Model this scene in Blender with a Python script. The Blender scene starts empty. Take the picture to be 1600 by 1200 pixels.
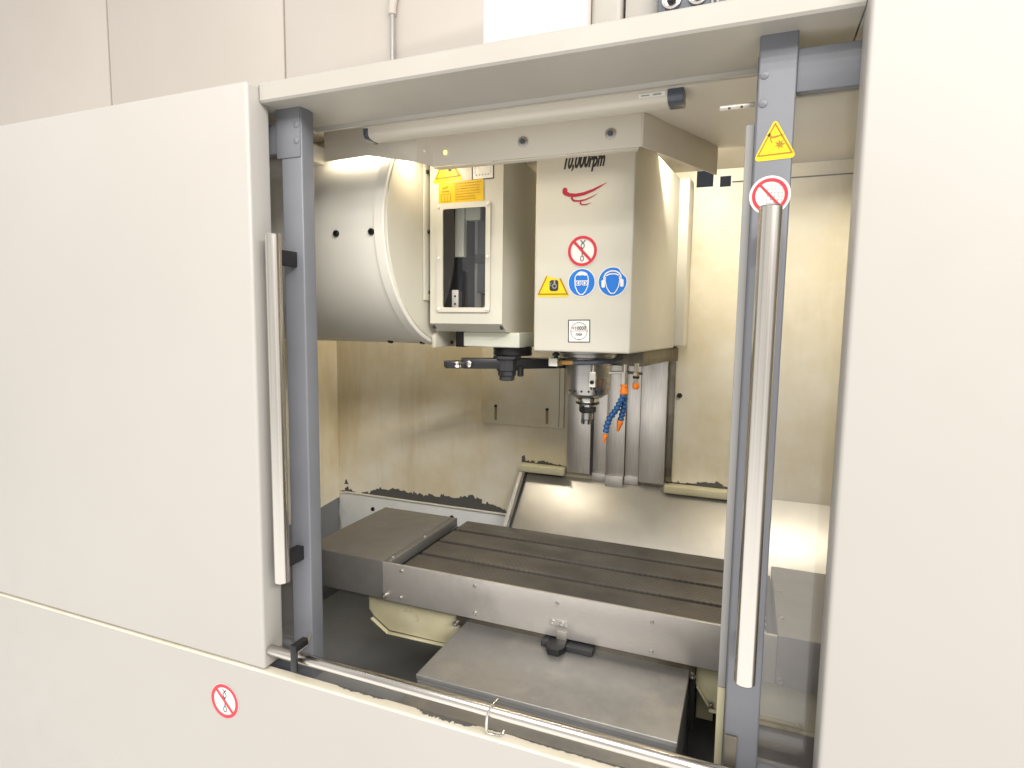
import bpy, bmesh, math, random
from mathutils import Vector, Matrix

# ------------------------------------------------------------------ scene set-up
S = bpy.context.scene
COL = S.collection
ZC = 1.66                       # eye height above the shop floor; z below is measured from eye level
R = math.radians
random.seed(7)

cam_data = bpy.data.cameras.new("camera")
cam = bpy.data.objects.new("camera", cam_data)
COL.objects.link(cam)
cam_data.sensor_width = 36.0
cam_data.lens = 36.0 * 924.64 / 1600.0
cam_data.clip_start = 0.02
cam_data.clip_end = 200
YAW, PITCH, ROLL = R(21.662), R(5.763), R(-0.753)
_f = Vector((-math.sin(YAW) * math.cos(PITCH), math.cos(YAW) * math.cos(PITCH), -math.sin(PITCH)))
_r = Vector((math.cos(YAW), math.sin(YAW), 0))
_d = _f.cross(_r)
_r2 = _r * math.cos(ROLL) + _d * math.sin(ROLL)
_d2 = -_r * math.sin(ROLL) + _d * math.cos(ROLL)
_m = Matrix((_r2, -_d2, -_f)).transposed().to_4x4()
_m.translation = (0, 0, ZC)
cam.matrix_world = _m
S.camera = cam

world = bpy.data.worlds.new("World")
S.world = world
world.use_nodes = True
bg = world.node_tree.nodes["Background"]
# an evenly bright workshop hall: pale walls and ceiling with some clutter, the floor below brightened past white to lift undersides
_nt = world.node_tree
_tc = _nt.nodes.new("ShaderNodeTexCoord")
_mp = _nt.nodes.new("ShaderNodeMapping"); _mp.inputs["Scale"].default_value = (3.2, 3.2, .9)
_nz = _nt.nodes.new("ShaderNodeTexNoise"); _nz.inputs["Scale"].default_value = 1.6; _nz.inputs["Detail"].default_value = 3
_cl = _nt.nodes.new("ShaderNodeValToRGB")
_cl.color_ramp.elements[0].position = .36; _cl.color_ramp.elements[0].color = (.50, .48, .455, 1)
_cl.color_ramp.elements[1].position = .58; _cl.color_ramp.elements[1].color = (1.0, .965, .92, 1)
_sp = _nt.nodes.new("ShaderNodeSeparateXYZ")
_fl = _nt.nodes.new("ShaderNodeMapRange"); _fl.inputs[1].default_value = -.35; _fl.inputs[2].default_value = -.15
_mx = _nt.nodes.new("ShaderNodeMix"); _mx.data_type = 'RGBA'; _mx.inputs[6].default_value = (1.62, 1.57, 1.50, 1)
_nt.links.new(_tc.outputs["Generated"], _mp.inputs[0]); _nt.links.new(_mp.outputs[0], _nz.inputs["Vector"])
_nt.links.new(_nz.outputs["Fac"], _cl.inputs[0]); _nt.links.new(_tc.outputs["Generated"], _sp.inputs[0])
_nt.links.new(_sp.outputs[2], _fl.inputs[0]); _nt.links.new(_fl.outputs[0], _mx.inputs[0])
_nt.links.new(_cl.outputs[0], _mx.inputs[7]); _nt.links.new(_mx.outputs[2], bg.inputs[0])
bg.inputs[1].default_value = 0.86

def area(name, loc, target, sx, sy, watts, color=(1, .965, .915), spread=180):
    d = bpy.data.lights.new(name, 'AREA')
    d.shape = 'RECTANGLE'; d.size = sx; d.size_y = sy; d.energy = watts; d.color = color; d.spread = R(spread)
    o = bpy.data.objects.new(name, d); COL.objects.link(o)
    o.location = (loc[0], loc[1], loc[2] + ZC)
    v = Vector(target) - Vector(loc)
    o.rotation_euler = v.to_track_quat('-Z', 'Y').to_euler()
    return o
# hall ceiling tubes behind the viewer; right-hand pair added to brighten the left interior
for _x, _y, _w in ((-.5, -1.78, 55), (-.5, -2.47, 58), (-.5, -3.4, 62), (-.5, -5.2, 60), (5.2, -2.9, 270), (5.2, -4.4, 340)):
    area("hall_and_fill_light", (_x, _y, 3.62), (-.6, 1.4, -.2), 6.0, .22, _w)
# work lights of the machine and added hidden fill lamps, up behind the front valance and the ceiling step
area("work_and_fill_light", (-0.50, 1.350, .440), (-.5, 1.31, -.6), .42, .03, .4, (1, .9, .74), 90)
area("work_and_fill_light", (-0.79, 1.345, .440), (-.80, 1.36, -.6), .05, .03, .35, (1, .88, .66))
area("work_and_fill_light", (-0.93, 1.282, .432), (-.93, 1.279, -.6), .17, .010, .2, (1, .92, .76))
area("work_and_fill_light", (-1.14, 1.935, .480), (-1.1, 1.965, -.6), .62, .04, 9.5, (1, .94, .82))  # fill lamp added to brighten the left part of the back wall
area("work_and_fill_light", (0.30, 1.60, .440), (.2, 1.965, -.6), .30, .04, 3, (1, .92, .76), 130)

area("work_and_fill_light", (-0.16, 1.603, .4775), (-.2, 1.90, .26), .016, .010, 1.9, (1, .93, .80))  # tiny hidden lamp added to throw a wedge of light beside the head

S.view_settings.view_transform = 'Standard'
S.view_settings.look = 'None'
S.view_settings.exposure = 0.20
S.view_settings.gamma = 1.0
S.view_settings.use_curve_mapping = False
S.cycles.max_bounces = 8
S.cycles.diffuse_bounces = 5
S.cycles.glossy_bounces = 4
S.cycles.transparent_max_bounces = 12
S.cycles.caustics_reflective = False
S.cycles.caustics_refractive = False

# ------------------------------------------------------------------ materials
def nd(nt, typ, **kw):
    n = nt.nodes.new(typ)
    for k, v in kw.items():
        if k in n.inputs: n.inputs[k].default_value = v
        else: setattr(n, k, v)
    return n
def base(name):
    m = bpy.data.materials.new(name); m.use_nodes = True
    nt = m.node_tree
    return m, nt, nt.nodes["Principled BSDF"]
def coords(nt, scale=(1, 1, 1), rot=(0, 0, 0)):
    g = nt.nodes.new("ShaderNodeNewGeometry")
    mp = nt.nodes.new("ShaderNodeMapping")
    mp.inputs["Scale"].default_value = scale; mp.inputs["Rotation"].default_value = rot
    nt.links.new(g.outputs["Position"], mp.inputs["Vector"])
    return mp.outputs[0]
def noise(nt, scale, detail=4, rough=.55, vec=None, sc=(1, 1, 1)):
    n = nt.nodes.new("ShaderNodeTexNoise")
    n.inputs["Scale"].default_value = scale; n.inputs["Detail"].default_value = detail
    n.inputs["Roughness"].default_value = rough
    nt.links.new(vec if vec is not None else coords(nt, sc), n.inputs["Vector"])
    return n.outputs["Fac"]
def ramp(nt, fac, lo, hi, a=(0, 0, 0, 1), b=(1, 1, 1, 1)):
    r = nt.nodes.new("ShaderNodeValToRGB")
    r.color_ramp.elements[0].position = lo; r.color_ramp.elements[1].position = hi
    r.color_ramp.elements[0].color = a; r.color_ramp.elements[1].color = b
    nt.links.new(fac, r.inputs[0])
    return r.outputs[0]
def mix(nt, fac, a, b):
    m = nt.nodes.new("ShaderNodeMix"); m.data_type = 'RGBA'
    for sock, v in ((m.inputs[0], fac), (m.inputs[6], a), (m.inputs[7], b)):
        if isinstance(v, bpy.types.NodeSocket): nt.links.new(v, sock)
        elif isinstance(v, (int, float)): sock.default_value = v
        else: sock.default_value = (*v[:3], 1)
    return m.outputs[2]
def bump(nt, bsdf, h, strength, dist=.001):
    b = nt.nodes.new("ShaderNodeBump"); b.inputs["Strength"].default_value = strength
    b.inputs["Distance"].default_value = dist
    nt.links.new(h, b.inputs["Height"]); nt.links.new(b.outputs[0], bsdf.inputs["Normal"])

def paint(name, c, c2=None, rough=.42, scale=3.0, peel=.12, dirt=None, dirt_lo=.6, dirt_hi=.78, dscale=9, dsc=(1, 1, 1)):
    m, nt, b = base(name)
    c2 = c2 or tuple(x * .93 for x in c)
    col = mix(nt, ramp(nt, noise(nt, scale, 5), .35, .65), c, c2)
    if dirt:
        d = ramp(nt, noise(nt, dscale, 7, .62, sc=dsc), dirt_lo, dirt_hi)
        col = mix(nt, d, col, dirt)
    nt.links.new(col, b.inputs["Base Color"])
    rr = nt.nodes.new("ShaderNodeMapRange")
    rr.inputs[3].default_value = rough - .06; rr.inputs[4].default_value = rough + .12
    nt.links.new(noise(nt, 14, 4), rr.inputs[0]); nt.links.new(rr.outputs[0], b.inputs["Roughness"])
    if peel: bump(nt, b, noise(nt, 420, 2), peel, .0006)
    return m
def plain(name, c, rough=.5, metal=0.0, var=.08):
    m, nt, b = base(name)
    nt.links.new(mix(nt, noise(nt, 60, 3), c, tuple(x * (1 - 2 * var) for x in c)), b.inputs["Base Color"])
    b.inputs["Roughness"].default_value = rough; b.inputs["Metallic"].default_value = metal
    return m
def steel(name, c, rough=.32, sc=(1, 1, 60), var=.25, grime=None, glo=.5, ghi=.75, gscale=7, bp=.06, mt=.92):
    m, nt, b = base(name)
    f = noise(nt, 14, 4, .6, sc=sc)
    col = mix(nt, ramp(nt, f, .3, .7), c, tuple(x * (1 - var) for x in c))
    big = ramp(nt, noise(nt, 5, 5), .35, .7)
    col = mix(nt, big, col, mix(nt, .5, col, tuple(x * .8 for x in c)))
    if grime:
        col = mix(nt, ramp(nt, noise(nt, gscale, 8, .65), glo, ghi), col, grime)
    nt.links.new(col, b.inputs["Base Color"])
    b.inputs["Metallic"].default_value = mt
    rr = nt.nodes.new("ShaderNodeMapRange")
    rr.inputs[3].default_value = rough - .08; rr.inputs[4].default_value = rough + .14
    nt.links.new(noise(nt, 9, 6, .6), rr.inputs[0]); nt.links.new(rr.outputs[0], b.inputs["Roughness"])
    if bp: bump(nt, b, f, bp, .0005)
    return m

M = {}
M['clad'] = paint('white_cladding_paint', (.42, .40, .372), (.405, .385, .357), .38, 1.5, .10)
M['lintel'] = paint('lintel_paint', (.41, .388, .348), (.39, .368, .328), .40, 6, .2)
M['valance'] = paint('grey_beige_paint', (.66, .615, .53), (.62, .575, .49), .5, 3, .08)
M['cover'] = paint('cream_cover_paint', (.60, .575, .495), (.57, .545, .46), .36, 4, .08, dirt=(.5, .42, .27), dirt_lo=.66, dirt_hi=.95, dscale=5)
M['drum'] = paint('drum_cream_paint', (.76, .73, .65), (.73, .70, .615), .62, 4, .05, dirt=(.55, .48, .34), dirt_lo=.66, dirt_hi=.95, dscale=5)
M['green'] = paint('pale_cast_paint', (.66, .67, .58), (.62, .63, .53), .4, 5, .1)
M['wall_in'] = None
M['post'] = paint('blue_grey_paint', (.172, .179, .200), (.158, .165, .184), .36, 8, .4)
M['dark'] = paint('dark_grey_pan_paint', (.205, .208, .215), (.18, .183, .19), .45, 4, .15, dirt=(.25, .24, .23), dirt_lo=.62, dirt_hi=.8)
M['strip'] = paint('pale_blue_white_paint', (.76, .77, .76), (.70, .71, .69), .45, 8, .1, dirt=(.28, .24, .16), dirt_lo=.62, dirt_hi=.86, dscale=12)
M['saddle'] = paint('yellowed_cream_paint', (.62, .58, .40), (.55, .50, .32), .5, 12, .15, dirt=(.22, .18, .10), dirt_lo=.60, dirt_hi=.85, dscale=22)
M['chip'] = plain('bare_primer', (.10, .095, .09), .7)
M['steel'] = steel('brushed_stainless', (.86, .82, .77), .30, var=.34, mt=.8, sc=(60, 60, 1))
def polished(name, sc):
    m, nt, b = base(name)
    nt.links.new(mix(nt, ramp(nt, noise(nt, 5, 4, sc=sc), .4, .65), (.70, .665, .615), (.63, .60, .56)), b.inputs["Base Color"])
    b.inputs["Metallic"].default_value = 1.0
    rr = nt.nodes.new("ShaderNodeMapRange"); rr.inputs[3].default_value = .17; rr.inputs[4].default_value = .30
    nt.links.new(noise(nt, 7, 4, sc=sc), rr.inputs[0]); nt.links.new(rr.outputs[0], b.inputs["Roughness"])
    return m
M['bar'] = polished('polished_bar', (1, 1, .3))
M['railbar'] = polished('polished_rail', (.3, 1, 1))
M['apron'] = steel('sheet_steel_apron', (.70, .665, .625), .36, mt=.6, sc=(3, 1, 22), var=.12, grime=(.34, .31, .28), glo=.52, ghi=.9, gscale=4)
M['coverplate'] = steel('dull_sheet_steel', (.225, .217, .205), .42, mt=.4, sc=(2, 2, 2), var=.1, grime=(.17, .162, .15), glo=.45, ghi=.8)
M['waycover'] = steel('scuffed_sheet_steel', (.35, .343, .335), .38, mt=.65, sc=(2, 2, 2), var=.14, grime=(.41, .39, .36), glo=.5, ghi=.75, gscale=9)
M['chute'] = steel('stainless_chute', (.54, .515, .465), .38, mt=.75, sc=(1.5, 1.5, 1.5), var=.08, grime=(.44, .40, .32), glo=.5, ghi=.85, gscale=4)
M['black'] = plain('black_oxide', (.022, .022, .024), .38, .3)
M['rubber'] = plain('black_rubber', (.035, .036, .04), .45)
M['screw'] = plain('screw_zinc', (.62, .60, .57), .3, .9)
M['blackscrew'] = plain('black_cap_screw', (.018, .018, .018), .4, .4)
M['chrome'] = plain('ground_steel', (.72, .70, .67), .16, 1.0, .04)
M['spindle'] = steel('spindle_steel', (.46, .45, .43), .26, sc=(1, 1, 18), var=.15)
M['castiron'] = steel('flange_iron', (.26, .235, .19), .42, sc=(2, 2, 2), grime=(.12, .10, .07))
M['brass'] = plain('brass', (.66, .52, .30), .3, .9)
M['fit'] = plain('nickel_fitting', (.72, .69, .62), .28, .85)
M['amber'] = plain('amber_hose', (.48, .27, .08), .3)
M['hose'] = plain('dark_blue_hose', (.075, .088, .115), .28)
M['blue_p'] = plain('blue_plastic', (.012, .085, .24), .4)
M['orange_p'] = plain('orange_plastic', (.86, .22, .015), .42)
M['s_red'] = plain('print_red', (.60, .03, .05), .4, var=.04)
M['s_swoosh'] = plain('print_crimson', (.42, .015, .04), .4, var=.04)
M['s_white'] = plain('print_white', (.80, .78, .74), .4, var=.02)
M['s_yellow'] = plain('print_yellow', (.88, .60, .005), .4, var=.03)
M['s_amber'] = plain('print_amber', (.72, .46, .006), .4, var=.05)
M['s_black'] = plain('print_black', (.03, .028, .025), .5, var=.02)
M['s_blue'] = plain('print_blue', (.006, .17, .62), .4, var=.03)
M['s_brown'] = plain('print_brown', (.34, .19, .006), .5, var=.03)
M['s_grey'] = plain('print_grey', (.33, .33, .33), .5, var=.03)
M['room'] = paint('room_wall_paint', (.56, .515, .465), (.53, .485, .435), .7, .7, 0)
M['column'] = paint('column_white_paint', (.70, .66, .61), (.68, .64, .59), .5, 1, 0)
M['slotdark'] = plain('dark_opening', (.018, .024, .04), .9)
M['sillp'] = paint('worn_sill_paint', (.70, .655, .55), (.64, .59, .47), .45, 14, .2, dirt=(.30, .26, .18), dirt_lo=.64, dirt_hi=.85, dscale=30)
M['slotp'] = plain('slot_shade', (.30, .24, .13), .7)
M['sealp'] = paint('pale_grey_seal', (.40, .395, .385), None, .45, 6, .1)
M['conduit'] = plain('galvanised_conduit', (.62, .60, .57), .3, .8)

def wall_mat():
    m, nt, b = base('stained_cream_wall_paint')
    a = ramp(nt, noise(nt, 2.6, 7, .62), .38, .64)
    col = mix(nt, a, (.80, .755, .635), (.67, .58, .385))
    pale = ramp(nt, noise(nt, 11, 8, .68), .55, .74)
    pm = nt.nodes.new("ShaderNodeMath"); pm.operation = 'MULTIPLY'; pm.inputs[1].default_value = .55
    nt.links.new(pale, pm.inputs[0])
    col = mix(nt, pm.outputs[0], col, (.82, .79, .68))
    run = ramp(nt, noise(nt, 6, 6, .62, sc=(1, 1, .16)), .52, .76)
    rm = nt.nodes.new("ShaderNodeMath"); rm.operation = 'MULTIPLY'; rm.inputs[1].default_value = .6
    nt.links.new(run, rm.inputs[0])
    col = mix(nt, rm.outputs[0], col, (.47, .36, .18))
    nt.links.new(col, b.inputs["Base Color"])
    b.inputs["Roughness"].default_value = .5
    bump(nt, b, noise(nt, 160, 3), .1, .0006)
    return m
M['wall_in'] = wall_mat()

def table_mat():
    m, nt, b = base('scraped_cast_iron')
    out = None
    for ang in (38, -38):
        w = nt.nodes.new("ShaderNodeTexWave"); w.wave_type = 'BANDS'; w.bands_direction = 'X'
        w.inputs["Scale"].default_value = 26; w.inputs["Distortion"].default_value = .6
        w.inputs["Detail"].default_value = 2; w.inputs["Detail Scale"].default_value = 6
        nt.links.new(coords(nt, (1, 1, 1), (0, 0, R(ang))), w.inputs["Vector"])
        f = ramp(nt, w.outputs["Fac"], .78, .95)
        if out is None: out = f
        else:
            mx = nt.nodes.new("ShaderNodeMath"); mx.operation = 'MAXIMUM'
            nt.links.new(out, mx.inputs[0]); nt.links.new(f, mx.inputs[1]); out = mx.outputs[0]
    mask = ramp(nt, noise(nt, 4.2, 4), .47, .64)
    mm = nt.nodes.new("ShaderNodeMath"); mm.operation = 'MULTIPLY'
    nt.links.new(out, mm.inputs[0]); nt.links.new(mask, mm.inputs[1])
    col = mix(nt, ramp(nt, noise(nt, 6, 7, .65), .35, .7), (.15, .14, .127), (.098, .091, .083))
    k = nt.nodes.new("ShaderNodeMath"); k.operation = 'MULTIPLY'; k.inputs[1].default_value = .3
    nt.links.new(mm.outputs[0], k.inputs[0])
    col = mix(nt, k.outputs[0], col, (.27, .24, .21))
    nt.links.new(col, b.inputs["Base Color"])
    b.inputs["Metallic"].default_value = .6
    rr = nt.nodes.new("ShaderNodeMapRange")
    rr.inputs[3].default_value = .34; rr.inputs[4].default_value = .58
    nt.links.new(noise(nt, 12, 6, .6), rr.inputs[0]); nt.links.new(rr.outputs[0], b.inputs["Roughness"])
    bump(nt, b, mm.outputs[0], .12, .0004)
    return m
M['table'] = table_mat()

def glass_mat(name, tint, refl=1.0, veil=0):
    m = bpy.data.materials.new(name); m.use_nodes = True
    nt = m.node_tree; nt.nodes.clear()
    o = nt.nodes.new("ShaderNodeOutputMaterial")
    t = nt.nodes.new("ShaderNodeBsdfTransparent"); t.inputs[0].default_value = (*tint, 1)
    g = nt.nodes.new("ShaderNodeBsdfGlossy"); g.inputs["Roughness"].default_value = .03
    f = nt.nodes.new("ShaderNodeLayerWeight"); f.inputs["Blend"].default_value = .5
    pw = nt.nodes.new("ShaderNodeMath"); pw.operation = 'POWER'; pw.inputs[1].default_value = 5
    mu = nt.nodes.new("ShaderNodeMapRange"); mu.inputs[3].default_value = .045 * refl; mu.inputs[4].default_value = 1.0
    nt.links.new(f.outputs["Facing"], pw.inputs[0])
    x = nt.nodes.new("ShaderNodeMixShader")
    nt.links.new(pw.outputs[0], mu.inputs[0]); nt.links.new(mu.outputs[0], x.inputs[0])
    nt.links.new(t.outputs[0], x.inputs[1]); nt.links.new(g.outputs[0], x.inputs[2])
    if veil:
        df = nt.nodes.new("ShaderNodeBsdfDiffuse"); df.inputs[0].default_value = (.72, .66, .62, 1)
        vm = nt.nodes.new("ShaderNodeMapRange"); vm.inputs[1].default_value = .35; vm.inputs[2].default_value = .7
        vm.inputs[3].default_value = veil * .5; vm.inputs[4].default_value = veil * 1.6
        nt.links.new(noise(nt, 4, 5), vm.inputs[0])
        y = nt.nodes.new("ShaderNodeMixShader")
        nt.links.new(vm.outputs[0], y.inputs[0]); nt.links.new(x.outputs[0], y.inputs[1]); nt.links.new(df.outputs[0], y.inputs[2])
        nt.links.new(y.outputs[0], o.inputs[0])
    else:
        nt.links.new(x.outputs[0], o.inputs[0])
    return m
M['glass'] = glass_mat('door_polycarbonate', (.95, .955, .955), 1.3, .07)
M['pane'] = glass_mat('window_polycarbonate', (.95, .95, .94), 1.0)
def glow():
    m, nt, b = base('hole_glow')
    n = nt.nodes.new("ShaderNodeTexGradient")
    b.inputs["Base Color"].default_value = (.9, .7, .2, 1)
    b.inputs["Emission Color"].default_value = (1, .72, .22, 1)
    b.inputs["Emission Strength"].default_value = 1.6
    return m
M['glow'] = glow()

# ------------------------------------------------------------------ mesh helpers
class MB:
    def __init__(s): s.v = []; s.f = []
    def add(s, vs, fs):
        o = len(s.v); s.v += [tuple(p) for p in vs]; s.f += [tuple(i + o for i in f) for f in fs]; return s
    def box(s, x0, x1, y0, y1, z0, z1):
        return s.add([(x0, y0, z0), (x1, y0, z0), (x1, y1, z0), (x0, y1, z0), (x0, y0, z1), (x1, y0, z1), (x1, y1, z1), (x0, y1, z1)],
                     [(0, 3, 2, 1), (4, 5, 6, 7), (0, 1, 5, 4), (1, 2, 6, 5), (2, 3, 7, 6), (3, 0, 4, 7)])
    def prism(s, pts, axis, a, b):
        def P(p, t): return {'x': (t, p[0], p[1]), 'y': (p[0], t, p[1]), 'z': (p[0], p[1], t)}[axis]
        n = len(pts)
        return s.add([P(p, a) for p in pts] + [P(p, b) for p in pts],
                     [tuple(range(n))[::-1], tuple(range(n, 2 * n))] + [(i, (i + 1) % n, n + (i + 1) % n, n + i) for i in range(n)])
    def lathe(s, prof, c, axis='z', n=32, a0=0, a1=360):
        """prof: (radius, height) pairs along the axis through c"""
        full = abs(a1 - a0) >= 360
        k = n if full else n + 1
        vs = []
        for r, h in prof:
            for i in range(k):
                a = R(a0 + (a1 - a0) * i / n)
                u, w = r * math.cos(a), r * math.sin(a)
                vs.append({'z': (c[0] + u, c[1] + w, c[2] + h), 'x': (c[0] + h, c[1] + u, c[2] + w), 'y': (c[0] + u, c[1] + h, c[2] + w)}[axis])
        fs = []
        for j in range(len(prof) - 1):
            for i in range(n):
                i2 = (i + 1) % k
                fs.append((j * k + i, j * k + i2, (j + 1) * k + i2, (j + 1) * k + i))
        if full:
            if prof[0][0] > 1e-6: fs.append(tuple(range(k))[::-1])
            if prof[-1][0] > 1e-6: fs.append(tuple(range((len(prof) - 1) * k, len(prof) * k)))
        return s.add(vs, fs)
    def tube(s, path, r, n=12, cap=True):
        P = [Vector(p) for p in path]; vs = []; fs = []
        up = None
        for i, p in enumerate(P):
            t = (P[min(i + 1, len(P) - 1)] - P[max(i - 1, 0)]).normalized()
            if up is None:
                up = t.orthogonal().normalized()
            up = (up - t * up.dot(t)).normalized(); w = t.cross(up)
            rr = r[i] if isinstance(r, (list, tuple)) else r
            for k in range(n):
                a = 2 * math.pi * k / n
                vs.append(p + up * (rr * math.cos(a)) + w * (rr * math.sin(a)))
        for i in range(len(P) - 1):
            for k in range(n):
                k2 = (k + 1) % n
                fs.append((i * n + k, i * n + k2, (i + 1) * n + k2, (i + 1) * n + k))
        if cap:
            fs.append(tuple(range(n))[::-1]); fs.append(tuple(range((len(P) - 1) * n, len(P) * n)))
        return s.add(vs, fs)
    def mesh(s, name, mat, bevel=0, seg=2, smooth=True, shift=True, ang=35):
        me = bpy.data.meshes.new(name)
        me.from_pydata([(x, y, z + (ZC if shift else 0)) for x, y, z in s.v], [], s.f)
        bm = bmesh.new(); bm.from_mesh(me)
        bmesh.ops.recalc_face_normals(bm, faces=bm.faces)
        if bevel:
            es = [e for e in bm.edges if len(e.link_faces) == 2 and e.calc_face_angle(0) > R(25)]
            bmesh.ops.bevel(bm, geom=es, offset=bevel, segments=seg, profile=.5, affect='EDGES', clamp_overlap=True)
        bm.to_mesh(me); bm.free()
        me.materials.append(mat)
        if smooth:
            me.shade_smooth(); me.set_sharp_from_angle(angle=R(ang))
        return me
    def build(s, name, mat, parent=None, bevel=0, seg=2, smooth=True, label=None, ang=35):
        return put(name, s.mesh(name, mat, bevel, seg, smooth, True, ang), parent, label=label)

def put(name, me, parent=None, loc=None, rot=None, label=None):
    o = bpy.data.objects.new(name, me); COL.objects.link(o)
    if loc is not None: o.location = (loc[0], loc[1], loc[2] + ZC)
    if rot is not None: o.rotation_euler = rot
    if parent is not None:
        o.parent = parent
        o.matrix_parent_inverse = Matrix.Translation(-world_loc(parent))
    if label: o['label'] = label
    return o
def world_loc(o):
    # parts are modelled in place, so only Empties (and copies) carry a location
    return Vector(o.location)
def thing(name, loc, label, cat, group=None):
    o = bpy.data.objects.new(name, None); COL.objects.link(o)
    o.location = (loc[0], loc[1], loc[2] + ZC); o.empty_display_size = .05
    o['label'] = label; o['category'] = cat
    if group: o['group'] = group
    return o

# flat print: 2-D shapes laid on a surface, each layer a fraction of a millimetre above the last
class Flat:
    def __init__(s, o, u=(1, 0, 0), v=(0, 0, 1), rot=0):
        u, v = Vector(u), Vector(v)
        c, sn = math.cos(R(rot)), math.sin(R(rot))
        s.o = Vector(o); s.u = u * c + v * sn; s.v = v * c - u * sn; s.n = u.cross(v).normalized()
    def P(s, p, lay, i=0): return s.o + s.u * p[0] + s.v * p[1] + s.n * (.0006 * (lay + 1) + .00002 * i)
    def build(s, name, shapes, mat, parent, lay=0, label=None):
        mb = MB()
        for i, (vs, fs) in enumerate(shapes): mb.add([s.P(p, lay, min(i, 25)) for p in vs], fs)
        me = bpy.data.meshes.new(name)
        me.from_pydata([(x, y, z + ZC) for x, y, z in mb.v], [], mb.f)
        me.materials.append(mat)
        return put(name, me, parent, label=label)
def poly(pts): return (list(pts), [tuple(range(len(pts)))])
def disc(cx, cy, r, n=40, a0=0, a1=360):
    return poly([(cx + r * math.cos(R(a0 + (a1 - a0) * i / n)), cy + r * math.sin(R(a0 + (a1 - a0) * i / n))) for i in range(n + (1 if a1 - a0 < 360 else 0))])
def ell(cx, cy, rx, ry, n=24): return poly([(cx + rx * math.cos(2 * math.pi * i / n), cy + ry * math.sin(2 * math.pi * i / n)) for i in range(n)])
def stroke(pts, w, closed=False):
    P = [Vector((*p, 0)) for p in pts]; n = len(P); vs = []
    ws = w if isinstance(w, (list, tuple)) else [w] * n
    for i, p in enumerate(P):
        a = P[(i - 1) % n] if (closed or i > 0) else p
        b = P[(i + 1) % n] if (closed or i < n - 1) else p
        d1 = (p - a).normalized() if (p - a).length > 1e-9 else (b - p).normalized()
        d2 = (b - p).normalized() if (b - p).length > 1e-9 else d1
        t = (d1 + d2)
        t = t.normalized() if t.length > 1e-6 else d1
        nrm = Vector((-t.y, t.x, 0)); k = 1 / max(.45, nrm.dot(Vector((-d1.y, d1.x, 0))))
        vs.append((p + nrm * ws[i] * .5 * k)[:2]); vs.append((p - nrm * ws[i] * .5 * k)[:2])
    m = n if closed else n - 1
    return (vs, [(2 * i, 2 * i + 1, 2 * ((i + 1) % n) + 1, 2 * ((i + 1) % n)) for i in range(m)])
def ring(cx, cy, r0, r1, n=48, a0=0, a1=360):
    full = a1 - a0 >= 360
    return stroke([(cx + (r0 + r1) / 2 * math.cos(R(a0 + (a1 - a0) * i / n)), cy + (r0 + r1) / 2 * math.sin(R(a0 + (a1 - a0) * i / n))) for i in range(n if full else n + 1)], r1 - r0, full)
def rrect(x0, x1, y0, y1, r, n=5):
    pts = []
    for cx, cy, a in ((x1 - r, y1 - r, 0), (x0 + r, y1 - r, 90), (x0 + r, y0 + r, 180), (x1 - r, y0 + r, 270)):
        for i in range(n + 1): pts.append((cx + r * math.cos(R(a + 90 * i / n)), cy + r * math.sin(R(a + 90 * i / n))))
    return pts
def rtri(w, h, r, n=5):
    """rounded triangle standing on its base, centred"""
    A = [(-w / 2, -h / 2), (w / 2, -h / 2), (0, h / 2)]; pts = []
    for i in range(3):
        p = Vector(A[i]); a = (Vector(A[i - 1]) - p).normalized(); b = (Vector(A[(i + 1) % 3]) - p).normalized()
        s_ = p + a * r; e_ = p + b * r
        for k in range(n + 1):
            t = k / n
            pts.append(tuple(s_ * (1 - t) ** 2 + p * 2 * t * (1 - t) + e_ * t ** 2))
    return pts
def text(s, size, shear=0, bold=0, width=None, align='CENTER'):
    cu = bpy.data.curves.new('t', 'FONT'); cu.body = s; cu.size = size; cu.shear = shear; cu.offset = bold
    cu.align_x = align; cu.align_y = 'CENTER'; cu.resolution_u = 3
    ob = bpy.data.objects.new('t', cu); COL.objects.link(ob)
    me = bpy.data.meshes.new_from_object(ob.evaluated_get(bpy.context.evaluated_depsgraph_get()))
    vs = [(v.co.x, v.co.y) for v in me.vertices]; fs = [tuple(p.vertices) for p in me.polygons]
    COL.objects.unlink(ob); bpy.data.objects.remove(ob); bpy.data.meshes.remove(me); bpy.data.curves.remove(cu)
    if width and vs:
        w = max(v[0] for v in vs) - min(v[0] for v in vs); k = width / w
        vs = [(a * k, b) for a, b in vs]
    return (vs, fs)
def moved(sh, dx, dy, k=1): return ([(a * k + dx, b * k + dy) for a, b in sh[0]], sh[1])

# shared small hardware, modelled facing -Y at the origin
def hw(name, mat, r, h, hole=None):
    mb = MB()
    mb.lathe([(r, 0), (r, -h * .55), (r * .8, -h), (r * .42, -h), (r * .36, -h * .45), (0, -h * .45)], (0, 0, 0), 'y', 14)
    return mb.mesh(name, mat, shift=False)
SCREW = hw('screw', M['screw'], .0048, .0035)
BSCREW = hw('screw', M['blackscrew'], .0085, .006)
SMALLB = hw('screw', M['blackscrew'], .0055, .005)
BOLT = hw('bolt', M['screw'], .0075, .006)
RIVET = MB().lathe([(.0066, 0), (.0064, -.0012), (.0045, -.0022), (0, -.0025)], (0, 0, 0), 'y', 16).mesh('rivet', M['post'], shift=False)
FRAMESCREW = hw('screw', M['s_white'], .0042, .003)
def screw(parent, p, me=None, rot=None, name=None):
    me = me or SCREW
    return put(name or me.name.split('.')[0], me, parent, p, rot)

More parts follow.
